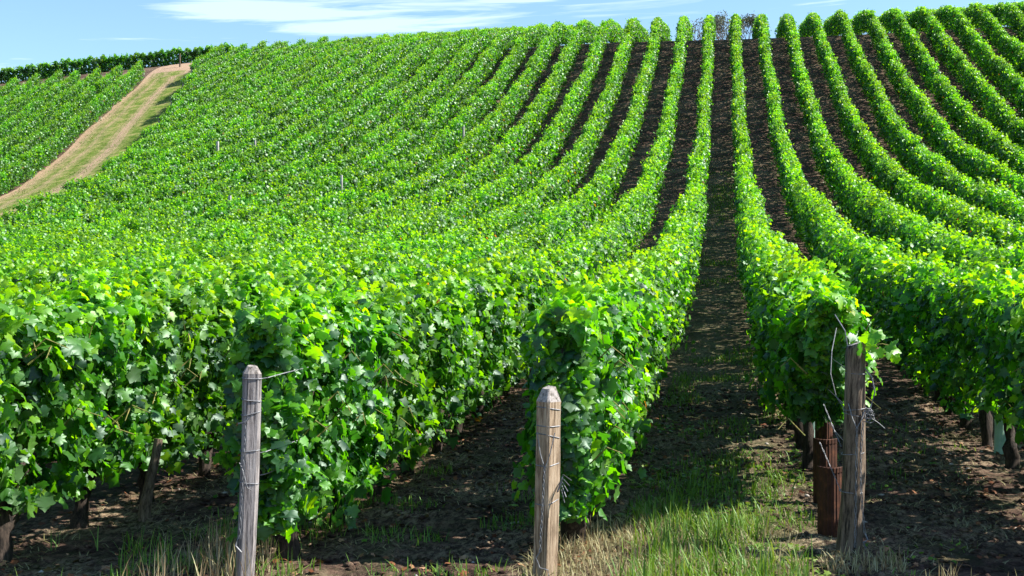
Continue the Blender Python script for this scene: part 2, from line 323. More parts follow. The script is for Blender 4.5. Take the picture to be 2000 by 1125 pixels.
def hedge_leaves(L, n, hw=.27, bot=.42, top=1.66, size=(.042, .105), shoots=8, seed=0, y0=0.0, endface=0.0, taper=0.0, bumpy=.07, ragged=.1, shl=1.0):
    """leaf positions, normals, tip directions, sizes, tints of a vine hedge of length L along y"""
    g = np.random.default_rng(seed)
    # perimeter: left side, top, right side
    hgt = top-bot; per = np.array([hgt, 2*hw, hgt]); c = g.choice(3, n, p=per/per.sum()*np.array([1, 1, 1]))
    y = g.random(n)*L
    a = g.random(n)
    x = np.where(c == 0, -hw, np.where(c == 2, hw, (a*2-1)*hw)); z = np.where(c == 1, top, bot+a*hgt)
    nx_ = np.where(c == 0, -1., np.where(c == 2, 1., 0.)); nz_ = np.where(c == 1, 1., .12)
    # rounded shoulders and narrower foot
    q = (z-bot)/hgt
    w = 1-.30*np.clip((.35-q)/.35, 0, 1)-.28*np.clip((q-.82)/.18, 0, 1)**2
    x = np.where(c == 1, x, x*w)
    z = np.where(c == 1, z-.10*(np.abs(x)/hw)**2.2, z)
    nx_ = np.where(c == 1, x/hw*.6, nx_); nz_ = nz_+np.where((c != 1) & (q > .8), .6, 0)
    ph = g.random(8)*6.28; yy = y+y0
    b = bumpy*(np.sin(yy*5.1+ph[0]+z*2)+.7*np.sin(yy*9.7+ph[1]-z*5)+.6*np.sin(z*8+ph[2]+yy*3))
    zb = ragged*.5*(np.sin(yy*4.3+ph[3])+.8*np.sin(yy*10.9+ph[4]))
    depth = np.minimum(g.exponential(.055, n), .3)*g.choice([1, -.3], n, p=[.86, .14])
    hole = vnoise(yy*6.5+seed*7.7+50+c*31, np.where(c == 1, x, z)*6.5+seed*3.1+50); hole2 = vnoise(yy*15+seed*1.7+90+c*11, np.where(c == 1, x, z)*15+seed*9.1+70)
    depth = depth+.24*np.clip((.46-hole)/.2, 0, 1)+.14*np.clip((.42-hole2)/.2, 0, 1)
    x = x+nx_*(b-depth); z = z+np.where(c == 1, b*.8-depth, 0)+zb*np.clip(q*1.2-.2, 0, 1)
    z = z+np.where(q < .12, g.random(n)*-.10+.05*np.sin(yy*6+ph[5]), 0)
    ny_ = g.normal(0, .30, n)
    if endface > 0:      # fill the near end face
        m = g.random(n) < endface
        k = m.sum(); q2 = g.random(k)
        z[m] = bot+q2*hgt; x[m] = (g.random(k)*2-1)*hw*.9*(1-.3*np.clip((.35-q2)/.35, 0, 1)); y[m] = np.minimum(g.exponential(.09, k), .4)-.04+.07*np.sin(q2*9+x[m]*8)
        nx_[m] = x[m]*1.5; ny_[m] = -1.1; nz_[m] = .25
    if endface: x = x*(.82+.35*np.clip(y/1.5, 0, .6))
    if taper != 0: y = y+np.clip((1-(z-bot)/hgt), 0, 1)*taper*np.clip(1-y/L, 0, 1)
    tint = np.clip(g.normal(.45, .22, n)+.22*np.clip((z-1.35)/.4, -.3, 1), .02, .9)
    tint = np.where(g.random(n) < .006, .95, tint); tint = np.where(g.random(n) < .002, 1.0, tint)
    sz = g.uniform(*size, n)*(1-.25*np.clip((z-1.4)/.4, 0, 1))
    P = np.stack([x, y, z], 1); Nn = np.stack([nx_, ny_, nz_+.28], 1)+g.normal(0, .62, (n, 3))
    T = np.stack([nx_*.35+g.normal(0, .45, n), g.normal(0, .5, n)+ny_*.3, np.full(n, -.85)], 1)
    # shoots
    S = []
    for s in range(shoots):
        k = g.integers(6, 11); x0 = g.uniform(-hw*.8, hw*.8); ys_ = g.uniform(0, L); ln = g.uniform(.12, .36)*shl; lx, ly = g.normal(0, .35, 2)
        f = np.linspace(0, 1, k); pos = np.stack([x0+lx*ln*f**1.5+g.normal(0, .015, k), ys_+ly*ln*f+g.normal(0, .015, k), top-.1+(ln+.08)*f-.2*ln*f**3], 1)
        S.append((pos, np.stack([g.normal(0, .7, k), g.normal(0, .7, k), np.full(k, .7)], 1), g.normal(0, .6, (k, 3))+np.array([0, 0, -.1]), (.10-.05*f)*g.uniform(.85, 1.15, k)*min(1, size[1]/.12), np.clip(.62+.25*f+g.normal(0, .06, k), 0, .93)))
    for side in range(int(shoots*.6) if shl == 1 else 0):
        k = 6; sgn = g.choice([-1, 1]); z0 = g.uniform(bot+.2, top-.2); ys_ = g.uniform(0, L); f = np.linspace(0, 1, k)
        S.append((np.stack([sgn*(hw*.8+.18*shl*f), ys_+g.normal(0, .3)*f*.5, z0+.10*f-.3*f**2], 1), np.stack([sgn*g.random(k), g.normal(0, .5, k), g.random(k)+.2], 1), g.normal(0, .5, (k, 3))+np.array([0, 0, -.5]), (.10-.04*f)*min(1, size[1]/.12), np.clip(.5+.3*f+g.normal(0, .05, k), 0, .93)))
    if S:
        P = np.concatenate([P]+[s[0] for s in S]); Nn = np.concatenate([Nn]+[s[1] for s in S]); T = np.concatenate([T]+[s[2] for s in S])
        sz = np.concatenate([sz]+[s[3] for s in S]); tint = np.concatenate([tint]+[s[4] for s in S])
    Nn /= np.linalg.norm(Nn, axis=1)[:, None]
    T = T-(T*Nn).sum(1)[:, None]*Nn; T /= np.maximum(np.linalg.norm(T, axis=1), 1e-4)[:, None]
    return P, Nn, T, sz, tint
def leaves_to_arrays(P, Nn, T, sz, tint, lod):
    Vs, Fs, At, off = [], [], [], 0
    B = np.cross(T, Nn)
    sh = SHAPES[lod]; which = np.arange(len(P)) % len(sh)
    for i, (lv, lf) in enumerate(sh):
        m = which == i
        if not m.any(): continue
        s = sz[m][:, None, None]*1.0
        W = P[m][:, None, :]+s*(lv[None, :, 0:1]*B[m][:, None, :]+lv[None, :, 1:2]*T[m][:, None, :]+lv[None, :, 2:3]*Nn[m][:, None, :])
        k = m.sum(); Vs.append(W.reshape(-1, 3)); Fs.append((lf[None]+np.arange(k)[:, None, None]*len(lv)).reshape(-1, 3)+off); At.append(np.repeat(tint[m], len(lf))); off += k*len(lv)
    return np.concatenate(Vs), np.concatenate(Fs), np.concatenate(At)
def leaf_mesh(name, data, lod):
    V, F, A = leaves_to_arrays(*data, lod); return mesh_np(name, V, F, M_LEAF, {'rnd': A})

# trunks (shared variants)
def trunk_mesh(i):
    r = random.Random(i+50); random.seed(i*3+1)
    n = 9; h = r.uniform(.52, .68); lean = r.uniform(-.25, .25); side = r.uniform(-.05, .05)
    pts = [(side*math.sin(k/n*4)+r.uniform(-.012, .012), lean*(k/(n-1))**1.4+r.uniform(-.02, .02), -.06+(h+.06)*k/(n-1)) for k in range(n)]
    rad = [.062*r.uniform(.85, 1.2)*(1.35 if k == 0 else 1-.35*k/n) for k in range(n)]; rad[-1] = .07; rad[-2] = .07
    V, F = tube(pts, rad, 9, .22)
    for s in (-1, 1):     # arms
        p0 = pts[-1]; q = [(p0[0], p0[1], p0[2]-.03), (p0[0]+.02*s, p0[1]+.16*s, p0[2]+.07), (p0[0], p0[1]+.38*s, p0[2]+.06)]
        tube(q, [.045, .03, .018], 6, .15, V=V, F=F)
    for c in range(5):    # canes rising into the foliage
        yy = p0[1]+r.uniform(-.15, .4); tube([(0, yy, h), (r.uniform(-.06, .06), yy+r.uniform(-.05, .05), h+.35), (r.uniform(-.12, .12), yy+r.uniform(-.1, .1), h+.8)], [.008, .006, .004], 4, V=V, F=F)
    me = mesh_np('trunk', V, F, M_TRUNK); me.polygons.foreach_set('use_smooth', [True]*len(me.polygons)); return me
TRUNKS = [trunk_mesh(i) for i in range(6)]

VS = 1.1
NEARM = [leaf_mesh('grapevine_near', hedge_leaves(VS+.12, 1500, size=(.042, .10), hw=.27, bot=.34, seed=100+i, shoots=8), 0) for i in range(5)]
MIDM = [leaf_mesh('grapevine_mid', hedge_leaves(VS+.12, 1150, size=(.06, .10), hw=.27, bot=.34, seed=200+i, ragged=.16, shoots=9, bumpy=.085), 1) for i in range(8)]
def far_mesh(i):
    return leaf_mesh('grapevine_far', hedge_leaves(VS+.35, 900, size=(.08, .13), hw=.215, bot=.32, top=1.60, seed=300+i, bumpy=.075, ragged=.17, shoots=9, shl=.65), 2)
def far_trunk(i):
    random.seed(i); tv, tf = tube([(0, 0, -.1), (.02, .05, .3), (0, 0, .6)], [.06, .045, .05], 5, .1, caps=False); return mesh_np('trunk', tv, tf, M_TRUNK)
FTRUNK = [far_trunk(i) for i in range(3)]
FARM = [far_mesh(i) for i in range(10)]
LEAFM = []
for i in range(15):
    lv, lf = SHAPES[0][i % 5]; t = [.22, .38, .5, .6, .8][i//3] if i < 14 else .965
    me = mesh_np('leaf', lv.copy(), lf, M_LEAF, {'rnd': np.full(len(lf), t)}); LEAFM.append((t, me))

ORD = ['zeroth', 'first', 'second', 'third', 'fourth', 'fifth', 'sixth', 'seventh', 'eighth', 'ninth', 'tenth', 'eleventh', 'twelfth', 'thirteenth', 'fourteenth', 'fifteenth', 'sixteenth', 'seventeenth', 'eighteenth', 'nineteenth', 'twentieth',
       'twenty-first', 'twenty-second', 'twenty-third', 'twenty-fourth', 'twenty-fifth', 'twenty-sixth', 'twenty-seventh', 'twenty-eighth', 'twenty-ninth', 'thirtieth']
def in_view(x, y, ml, mr):
    u, t = cam_uv(x, y)
    return t > 1 and (u+.4)*t > -ml and (.4-u)*t > -mr
rr = random.Random(5)
def place_vine(row, ox, oy, x, y, ang, z, slope, t):
    """one plant of the row; ang is the row's heading from +Y"""
    flip = rr.random() < .5
    loc = (x-ox, y-oy, z)
    if flip: loc = (x-ox-math.sin(ang)*-0 + -math.sin(ang)*VS, y-oy+math.cos(ang)*VS, z+slope*VS)
    rz = ang+(math.pi if flip else 0); pitch = math.atan(slope)*(-1 if flip else 1)
    big = t < 17; mid = t < 42
    me = rr.choice(NEARM if big else MIDM if mid else FARM)
    sx = rr.uniform(.9, 1.16)*(1.0 if t < 42 else 1.0)
    if t < 34:
        g = link('grapevine', None, row, loc, Euler((pitch, 0, rz), 'XYZ'), (sx, 1, rr.uniform(.94, 1.05)))
        tag(link('foliage', me, g), kind='stuff')
    else: g = link('grapevine', me, row, loc, Euler((pitch, 0, rz), 'XYZ'), (sx, 1, rr.uniform(.9, 1.08)))
    if t < 34: link('trunk', rr.choice(TRUNKS), g, (0, .55, 0), Euler((-pitch if False else 0, 0, rr.choice([0, math.pi])), 'XYZ'))
    elif t < 85 and x > -9: link('trunk', rr.choice(FTRUNK), g, (0, .55, 0))
    return g
def build_row(k_name, x0, y0, dx, dy, length, label, group, ml, mr, skip=0.0, gaps=.010):
    """row starting at (x0,y0) heading (dx,dy); skip metres at the start are built by hand"""
    row = bpy.data.objects.new('vine_row', None); COL.objects.link(row)
    z0 = Hs(x0, y0); row.location = (x0, y0, z0)
    tag(row, label, 'vine row', group)
    ang = math.atan2(-dx, dy); s = skip; cnt = 0; wob = rr.random()*6
    while s < length-.5:
        x = x0+dx*s; y = y0+dy*s
        if in_view(x, y, ml, mr):
            xw = x+.05*math.sin(s*.35+wob)*dy
            z = Hs(xw, y); z1 = Hs(xw+dx*VS, y+dy*VS)
            u, t = cam_uv(x, y)
            if not (t > 30 and rr.random() < gaps):
                place_vine(row, x0, y0, xw, y, ang, z-z0+rr.uniform(-.03, .03)-.01, (z1-z)/VS, t); cnt += 1
        s += VS
    if cnt == 0 and skip == 0: bpy.data.objects.remove(row); return None
    return row

# ------------------------------------------------------------------ near row ends, leaf by leaf
def near_end(row, x0, y0, z0, L, n, seed, nobj=300, **kw):
    """first L metres of a row: one grapevine mesh per VS metres, its most exposed leaves as leaf objects"""
    nv = int(round(L/VS)); total = 0
    share = ([.6, .25, .15, 0, 0, 0] if nv < 5 else [0, 0, .1, .4, .5])[:nv]
    for v in range(nv):
        d = hedge_leaves(VS+.1, int(n*(1.35 if v == 0 else 1)), seed=seed+v, y0=v*VS, endface=(.30 if v == 0 else 0), **{**kw, 'taper': kw.get('taper', 0) if v == 0 else 0})
        P, Nn, T, sz, ti = d
        ox, oy = x0, y0+v*VS
        W = P+np.array([ox, oy, 0]); zz = H(W[:, 0], W[:, 1])-z0; P[:, 2] += zz
        toc = np.array([0, 0, CAM_H])-(P+np.array([ox, oy, z0])); dist = np.linalg.norm(toc, axis=1); toc /= dist[:, None]
        # exposure: how far out towards the camera the leaf sits, and how much it faces it
        sc = (P*toc).sum(1)*1.0+.25*np.abs((Nn*toc).sum(1))+sz*1.5
        k = int(nobj*share[v]); idx = np.argsort(-sc)[:k*3]; idx = np.random.default_rng(seed+v).permutation(idx)[:k]
        rest = np.ones(len(P), bool); rest[idx] = False
        me = leaf_mesh('foliage', (P[rest], Nn[rest], T[rest], sz[rest], ti[rest]), 0 if v < 2 else 1)
        g = link('grapevine', None, row, (0, v*VS, 0)); tag(link('foliage', me, g), kind='stuff')
        tz = Hs(x0, y0+v*VS+.55)-z0
        tr = link('trunk', TRUNKS[(seed+v) % 6], g, (0, .5, tz-.02), Euler((0, 0, random.choice([0, math.pi]))))
        if v == 0: tr.scale = (1.35, 1.35, 1)
        if kw.get('taper') and v < 2: bpy.data.objects.remove(tr)
        for i in idx:
            t_, me_ = min(random.sample(LEAFM, 6), key=lambda q: abs(q[0]-ti[i]))
            B = np.cross(T[i], Nn[i]); M = Matrix(((B[0], T[i][0], Nn[i][0]), (B[1], T[i][1], Nn[i][1]), (B[2], T[i][2], Nn[i][2])))
            o = link('leaf', me_, g, P[i], M.to_euler(), (sz[i],)*3)
        # green shoots with a few bare stems
        if v < 3:
            random.seed(seed*7+v); V_, F_ = [], []
            for q in range(7):
                a = Vector((random.uniform(-.25, .25), random.uniform(.15, VS), 1.40+(zz.mean() if len(zz) else 0))); l = random.uniform(.15, .28); d_ = Vector((random.uniform(-.5, .5), random.uniform(-.5, .3), 1)).normalized()
                tube([a, a+d_*l*.6, a+d_*l+Vector((d_.x*.1, d_.y*.1, -.03))], [.005, .004, .002], 4, V=V_, F=F_)
            for q in range(8):
                sgn = random.choice([-1, 1, 1]); a = Vector((sgn*.18, random.uniform(0, VS), random.uniform(.6, 1.4))); tube([a, a+Vector((sgn*.12, random.uniform(-.1, .1), .12)), a+Vector((sgn*.2, random.uniform(-.2, .2), .05))], [.006, .005, .003], 4, V=V_, F=F_)
            tag(link('shoot', mesh_np('shoot', V_, F_, M_SHOOT), g), kind='stuff')
    return row

SP = 1.84; XC = .78
def row_x(k): return XC+SP*k
def track_edge(x): return 72.7+(x+38.1)*(-28.3/7.3)
RL = {0: 'vine row ending behind the rough round post, leafy end overhanging it',
      -1: 'vine row ending behind the tan square post, beside the weedy path',
      -2: 'vine row ending behind the grey chamfered post on the left',
      -3: 'vine row with exposed trunks, filling the lower left beside the grey post row',
      1: 'vine row with a dark shaded side, right of the rough round post'}
GRP = 'vine rows running up the hill'
near_y = {0: 9.5, -1: 8.45, -2: 7.75, -3: 7.3, 1: 8.6}
ROW_ENDS = []
for k in range(-26, 17):
    x = row_x(k)
    ys_ = near_y.get(k, 8.0); te = track_edge(x)+6.0+np.clip((x+45.4)/9.0, 0, 1.3)*5.5
    y0 = max(ys_, te)
    end = 107.5 if x > -44.6 else 105.5
    if y0 > end-2: continue
    if k in RL: lab = RL[k]
    elif k > 1: lab = 'vine row on the right slope, %s row right of the rough round post' % ORD[k]
    elif k >= -14: lab = 'vine row up the slope, %s row left of the grey chamfered post row' % ORD[-k-2]
    else: lab = 'vine row starting at the grass track, %s row left of the grey chamfered post row' % ORD[-k-2]
    if y0 > 30: ROW_ENDS.append((k, x, y0))
    if k in near_y:
        L = 4*VS if k in (0, -1, -2) else 5*VS if k == 1 else 3*VS
        row = build_row(k, x, y0, 0, 1, end-y0, lab, GRP, 3, 5, skip=L)
        kw = dict(hw=.24, bot=.60 if k == 1 else .42 if k == -3 else .31, top=1.66, ragged=.1)
        if k == 0: kw = dict(hw=.20, bot=.78, top=1.70, taper=1.3, ragged=.16)
        near_end(row, x, y0, Hs(x, y0), L, 2100 if k != 1 else 1500, 1000+k*20, **kw)
    else:
        build_row(k, x, y0, 0, 1, end-y0, lab, GRP, 3, 6)

# block beyond the grass track
bd = np.array([-6.2, 32.5]); bd = bd/np.linalg.norm(bd); bp = np.array([bd[1], -bd[0]])*-1   # bp points left
B0 = np.array([-42.9, 69.0])
for j in range(0, 16):
    s0 = -14; p = B0+bd*s0+bp*SP*j
    lab = 'vine row beside the grass track, first of the block beyond it' if j == 0 else 'vine row in the block beyond the grass track, %s row away from the track' % ORD[j+1]
    build_row('b', p[0], p[1], bd[0], bd[1], 49+min(j, 5)*.3, lab, 'vine rows beyond the grass track', 3, 6)
# cross hedge along the skyline
p = np.array(unproj(462, 121)); q = np.array([-72.0, 108.5]); d = (q-p)/np.linalg.norm(q-p)
cross = build_row('c', p[0], p[1], d[0], d[1], float(np.linalg.norm(q-p)), 'vine row crossing the skyline behind the top of the grass track', None, 3, 6, gaps=0)
CROSSM = [leaf_mesh('grapevine_far', hedge_leaves(VS+.12, 1000, size=(.10, .16), hw=.3, seed=399+i, ragged=.28, shoots=5, shl=.6), 2) for i in range(6)]
for o in cross.children:
    o.data = rr.choice(CROSSM); o.location.z -= .3; o.scale.z = rr.uniform(1.0, 1.1); o.scale.x = 1.3

# ------------------------------------------------------------------ grass track
def _track(nd, lk, p):
    at = nd.new('ShaderNodeAttribute'); at.attribute_name = 'rut'
    n = noise(nd, lk, 1.3, 7, .7); f = noise(nd, lk, 14, 5, .7)
    r = ramp(nd, [(.3, (.05, .11, .012)), (.5, (.13, .19, .025)), (.7, (.32, .29, .10))]); lk.new(n.outputs[0], r.inputs[0])
    r2 = ramp(nd, [(.3, (.24, .14, .09)), (.7, (.52, .38, .26))]); lk.new(f.outputs[0], r2.inputs[0])
    m = nd.new('ShaderNodeMixRGB'); a = nd.new('ShaderNodeMath'); a.operation = 'MULTIPLY_ADD'; a.use_clamp = True
    lk.new(n.outputs[0], a.inputs[0]); a.inputs[1].default_value = 1.1; 
    s = nd.new('ShaderNodeMath'); s.operation = 'SUBTRACT'; lk.new(at.outputs['Fac'], s.inputs[0]); s.inputs[1].default_value = .47; lk.new(s.outputs[0], a.inputs[2])
    lk.new(a.outputs[0], m.inputs[0]); lk.new(r.outputs[0], m.inputs[1]); lk.new(r2.outputs[0], m.inputs[2])
    mm = nd.new('ShaderNodeMixRGB'); mm.blend_type = 'MULTIPLY'; mm.inputs[0].default_value = .8; r3 = ramp(nd, [(.3, (.6, .6, .6)), (.7, (1.2, 1.2, 1.2))]); lk.new(f.outputs[0], r3.inputs[0])
    lk.new(m.outputs[0], mm.inputs[1]); lk.new(r3.outputs[0], mm.inputs[2]); lk.new(mm.outputs[0], p.inputs['Base Color']); bump(nd, lk, f.outputs[0], p, .8, .04)
M_TRACK = principled('grass_track', _track, .95, .1)
nv, nu = 90, 24
tv = []; rut = []
for i in range(nv):
    y = 48+i*(113-48)/(nv-1)
    xr = -38.1-(y-72.7)*7.3/28.3+3.6+.5*math.sin(y*.11)+(2.5 if y > 104 else 0); xl = -42.9-(y-69)*6.2/32.5+.1+.12*math.sin(y*.7)
    for j in range(nu):
        f = j/(nu-1); x = xl+(xr-xl)*f
        tv.append((x, y, Hs(x, y)+.045+.02*math.sin(f*9+y)))
TF = []
for i in range(nv-1):
    for j in range(nu-1):
        TF.append((i*nu+j, i*nu+j+1, (i+1)*nu+j+1, (i+1)*nu+j)); f = (j+.5)/(nu-1); y = 48+i*(113-48)/(nv-1)
        g_ = lambda c, w: math.exp(-((f-c)/w)**2)
        rut.append(max(g_(0.0, .11)*1.0, g_(.42, .06)*.8, g_(.20, .04)*.45, 1.0 if y > 105 else 0, g_(1, .05)*.3))
tag(link('track', mesh_np('track', np.array(tv), np.array(TF), M_TRACK, {'rut': rut}, smooth=True)), 'grassy farm track with pale wheel ruts climbing between two vine blocks', kind='structure')

# ------------------------------------------------------------------ posts
def finish_post(name, V, F, mat, cutfaces, loc, label, rot):
    me = mesh_np('wooden_post', V, F, [mat, M_CUT]);
    for i in cutfaces: me.polygons[i].material_index = 1
    root = link(name, me, None, loc, rot); tag(root, label, 'post', 'end posts of the nearest vine rows'); return root
def profile_post(sections, seg_pts, top_mode):
    pass
def square_post(h, w, cham, topcut, bend, seed, rz, asym=0.0):
    """square post with chamfered edges, tapered top facets"""
    r = random.Random(seed); c = cham; base = []
    for sx, sy in ((1, 1), (-1, 1), (-1, -1), (1, -1)):
        a = (sx*w/2, sy*(w/2-c)); b = (sx*(w/2-c), sy*w/2)
        base += [a, b] if sx*sy > 0 else [b, a]
    rings = [-.25, 0, .2, .45, .7, .95, h-topcut-.02, h-topcut]; V = []; F = []
    n = 8
    for i, z in enumerate(rings):
        bx = bend*math.sin((z/h)*2.6); s = 1+r.uniform(-.02, .02)
        for (x, y) in base: V.append((x*s*math.cos(rz)-y*s*math.sin(rz)+bx, x*s*math.sin(rz)+y*s*math.cos(rz)+r.uniform(-.002, .002), z))
    bx = bend*math.sin(2.6)
    for (x, y) in base: V.append(((x*math.cos(rz)-y*math.sin(rz))*.55+bx, (x*math.sin(rz)+y*math.cos(rz))*.55, h+r.uniform(-.004, .004)+asym*x))
    m = len(rings)+1
    for i in range(m-1):
        for k in range(n): F.append((i*n+k, i*n+(k+1) % n, (i+1)*n+(k+1) % n, (i+1)*n+k))
    F.append(tuple((m-1)*n+k for k in range(n))); F.append(tuple(reversed(range(n))))
    cut = list(range((m-2)*n, (m-1)*n))+[(m-1)*n]
    return V, F, cut
def wire_ring(w, z, tilt, r=.003, out=0.0, sq=True, rz=0, bx=0, gap=.003):
    pts = []
    for i in range(25):
        a = 2*math.pi*i/24
        if sq:
            c, s = math.cos(a), math.sin(a); m = max(abs(c), abs(s)); rad = min(w/2/m, w*.60)+gap
        else: rad = w/2+gap
        x, y = rad*math.cos(a), rad*math.sin(a)
        pts.append((x*math.cos(rz)-y*math.sin(rz)+bx, x*math.sin(rz)+y*math.cos(rz), z+tilt*x/w))
    return pts
def twisted(p0, p1, n=40, amp=.006, r=.0026, V=None, F=None, sag=0):
    p0, p1 = Vector(p0), Vector(p1)
    for ph in (0, math.pi):
        pts = []
        for i in range(n+1):
            f = i/n; a = f*n*.8+ph; p = p0.lerp(p1, f); p = p+Vector((amp*math.cos(a)+sag*math.sin(f*math.pi), amp*math.sin(a)*.6, 0)); pts.append(p)
        V, F = tube(pts, [r]*len(pts), 5, V=V, F=F)
    return V, F
def wires(root, specs):
    for nm, V, F in specs: link(nm, mesh_np(nm, V, F, M_WIRE), root)

# grey chamfered post (left)
xA, yA = unproj(478, 7.94); zA = Hs(xA, yA)
V, F, cut = square_post(1.34, .108, .022, .045, .012, 3, math.radians(28))
pA = finish_post('wooden_post', V, F, M_POSTGREY, cut, (xA, yA, zA), 'grey weathered square post with chamfered top, wrapped in wire, on the left', (math.radians(1.5), math.radians(2.4), 0))
sp_ = []
for z, t in ((1.265, 0), (1.13, -.01), (1.05, .03), (.82, .01), (.62, -.01)):
    V, F = tube(wire_ring(.108, z, t, rz=math.radians(28), bx=.008), [.0032]*25, 5); sp_.append(('wire_wrap', V, F))
V, F = twisted((.005, -.07, 1.0), (-.01, -.075, .28), V=[], F=[]); tube([(.03, -.07, 1.03), (0, -.085, 1.0), (-.04, -.08, .99)], [.005]*3, 5, V=V, F=F); tube([(-.03, -.07, .75), (.0, -.08, .70), (.03, -.08, .60), (.05, -.06, .58)], [.0025]*4, 4, V=V, F=F)
tube([(-.02, -.07, .30), (-.03, -.09, .24), (.005, -.08, .20)], [.006]*3, 5, V=V, F=F); sp_.append(('tie_wire', V, F))
for z in (1.26, .80, .66):
    V, F = tube([(.05, 0, z), (.10, .03, z+.01), (.16, .2, z+.03), (.2, .5, z+.04)], [.003]*4, 5); sp_.append(('wire_end', V, F))
wires(pA, sp_)
# tan square post (middle)
xB, yB = unproj(1064, 7.94); zB = Hs(xB, yB)
V, F, cut = square_post(1.20, .118, .012, .085, .006, 9, math.radians(52), .1)
pB = finish_post('wooden_post', V, F, M_POSTTAN, cut, (xB, yB, zB), 'tan square post with pointed cut top and loose wire ties, in the middle', (math.radians(1), math.radians(1.2), 0))
sp_ = []
for z, t in ((1.07, -.02), (.965, 0), (.90, -.03), (.73, .02), (.50, .04)):
    V, F = tube(wire_ring(.118, z, t, rz=math.radians(52), bx=.004), [.0032]*25, 5); sp_.append(('wire_wrap', V, F))
V, F = [], []
for s in (-1, 1): tube([(.055*s, -.07, .93), (.03*s, -.09, .80), (0, -.095, .71)], [.003]*3, 5, V=V, F=F)
twisted((0, -.095, .71), (-.02, -.09, .20), V=V, F=F); tube([(-.02, -.09, .2), (-.045, -.09, .16), (-.02, -.09, .10), (.03, -.09, .09), (.04, -.09, 0)], [.004]*5, 5, V=V, F=F); sp_.append(('tie_wire', V, F))
V, F = [], []
for q in range(5): tube([(.07, -.04, .56), (.10, -.05+.02*q, .58+.02*q), (.12+.01*q, -.05, .50+.035*q)], [.0028]*3, 4, V=V, F=F)
sp_.append(('wire_end', V, F)); wires(pB, sp_)
# rough round post (right)
tC = 8.68; xC_, yC_ = unproj(1657, tC); zC = Hs(xC_, yC_)
random.seed(4); V, F = [], []
segs = 16; zz_ = [-.25, 0, .15, .35, .55, .75, .95, 1.1, 1.22, 1.34, 1.395, 1.42]
prof_r = [1+.10*math.sin(k*2.1)+.06*math.sin(k*5.3) for k in range(segs)]
for i, z in enumerate(zz_):
    rad = (.083-.012*z)*(.88 if i == len(zz_)-1 else 1); ox = .012*math.sin(z*3.1); 
    for k in range(segs):
        a = 2*math.pi*k/segs; rk = rad*prof_r[k]*(1+random.uniform(-.035, .035)); V.append((ox+rk*math.cos(a), rk*math.sin(a), z+(.02*math.cos(a) if i >= len(zz_)-2 else 0)))
for i in range(len(zz_)-1):
    for k in range(segs): F.append((i*segs+k, i*segs+(k+1) % segs, (i+1)*segs+(k+1) % segs, (i+1)*segs+k))
F.append(tuple((len(zz_)-1)*segs+k for k in range(segs))); F.append(tuple(reversed(range(segs))))
pC = finish_post('wooden_post', V, F, M_POSTOLD, [len(F)-2], (xC_, yC_, zC), 'rough round brown post with knots and tangled wires, on the right', (math.radians(1), math.radians(2.3), 0))
pC.data.polygons.foreach_set('use_smooth', [True]*len(pC.data.polygons))
sp_ = []
for z, t in ((1.22, 0), (.98, .02), (.94, -.02), (.68, .02), (.42, 0)):
    V, F = tube(wire_ring(.152-.02*z, z, t, sq=False, gap=.007), [.003]*25, 5); sp_.append(('wire_wrap', V, F))
V, F = [], []
tube([(-.05, -.06, 1.02), (-.02, -.085, .92), (.01, -.09, .86)], [.0035]*3, 5, V=V, F=F); tube([(.06, -.06, .98), (.04, -.085, .92), (.01, -.09, .86)], [.0035]*3, 5, V=V, F=F)
twisted((.01, -.092, .86), (.03, -.10, .06), V=V, F=F); twisted((.05, -.085, .9), (.09, -.09, .16), V=V, F=F, sag=-.02)
tube([(.09, -.09, .16), (.11, -.1, .12), (.08, -.11, .1), (.10, -.09, .06)], [.006]*4, 5, V=V, F=F); sp_.append(('tie_wire', V, F))
V, F = [], []
tube([(.05, -.03, 1.26), (.10, -.02, 1.2), (.125, -.02, 1.10), (.10, -.03, 1.0), (.075, -.04, .95)], [.0055]*5, 6, V=V, F=F)
for q in range(6):
    cpt = Vector((.085+random.uniform(-.02, .02), -.06, .95+random.uniform(-.03, .03))); tube([cpt+Vector((.03*math.cos(a), random.uniform(-.01, .01), .03*math.sin(a))) for a in [i*.8+q for i in range(8)]], [.0028]*8, 4, V=V, F=F)
tube([(.1, -.05, .93), (.15, -.04, .90), (.2, -.02, .86)], [.0028]*3, 4, V=V, F=F)
sp_.append(('wire_tangle', V, F))
V, F = [], []
tube([(-.05, 0, .95), (-.12, .05, 1.05), (-.16, .1, 1.2), (-.15, .2, 1.35), (-.10, .5, 1.5)], [.0032]*5, 6, V=V, F=F)
twisted((-.08, -.02, .72), (-.19, .2, .98), n=24, V=V, F=F, r=.0016, amp=.003); twisted((-.07, -.05, .42), (-.21, .15, .72), n=24, V=V, F=F, r=.0016, amp=.003)
tube([(-.04, .03, 1.3), (-.08, .05, 1.5), (-.13, .3, 1.6)], [.004]*3, 5, V=V, F=F); sp_.append(('wire_end', V, F))
wires(pC, sp_)
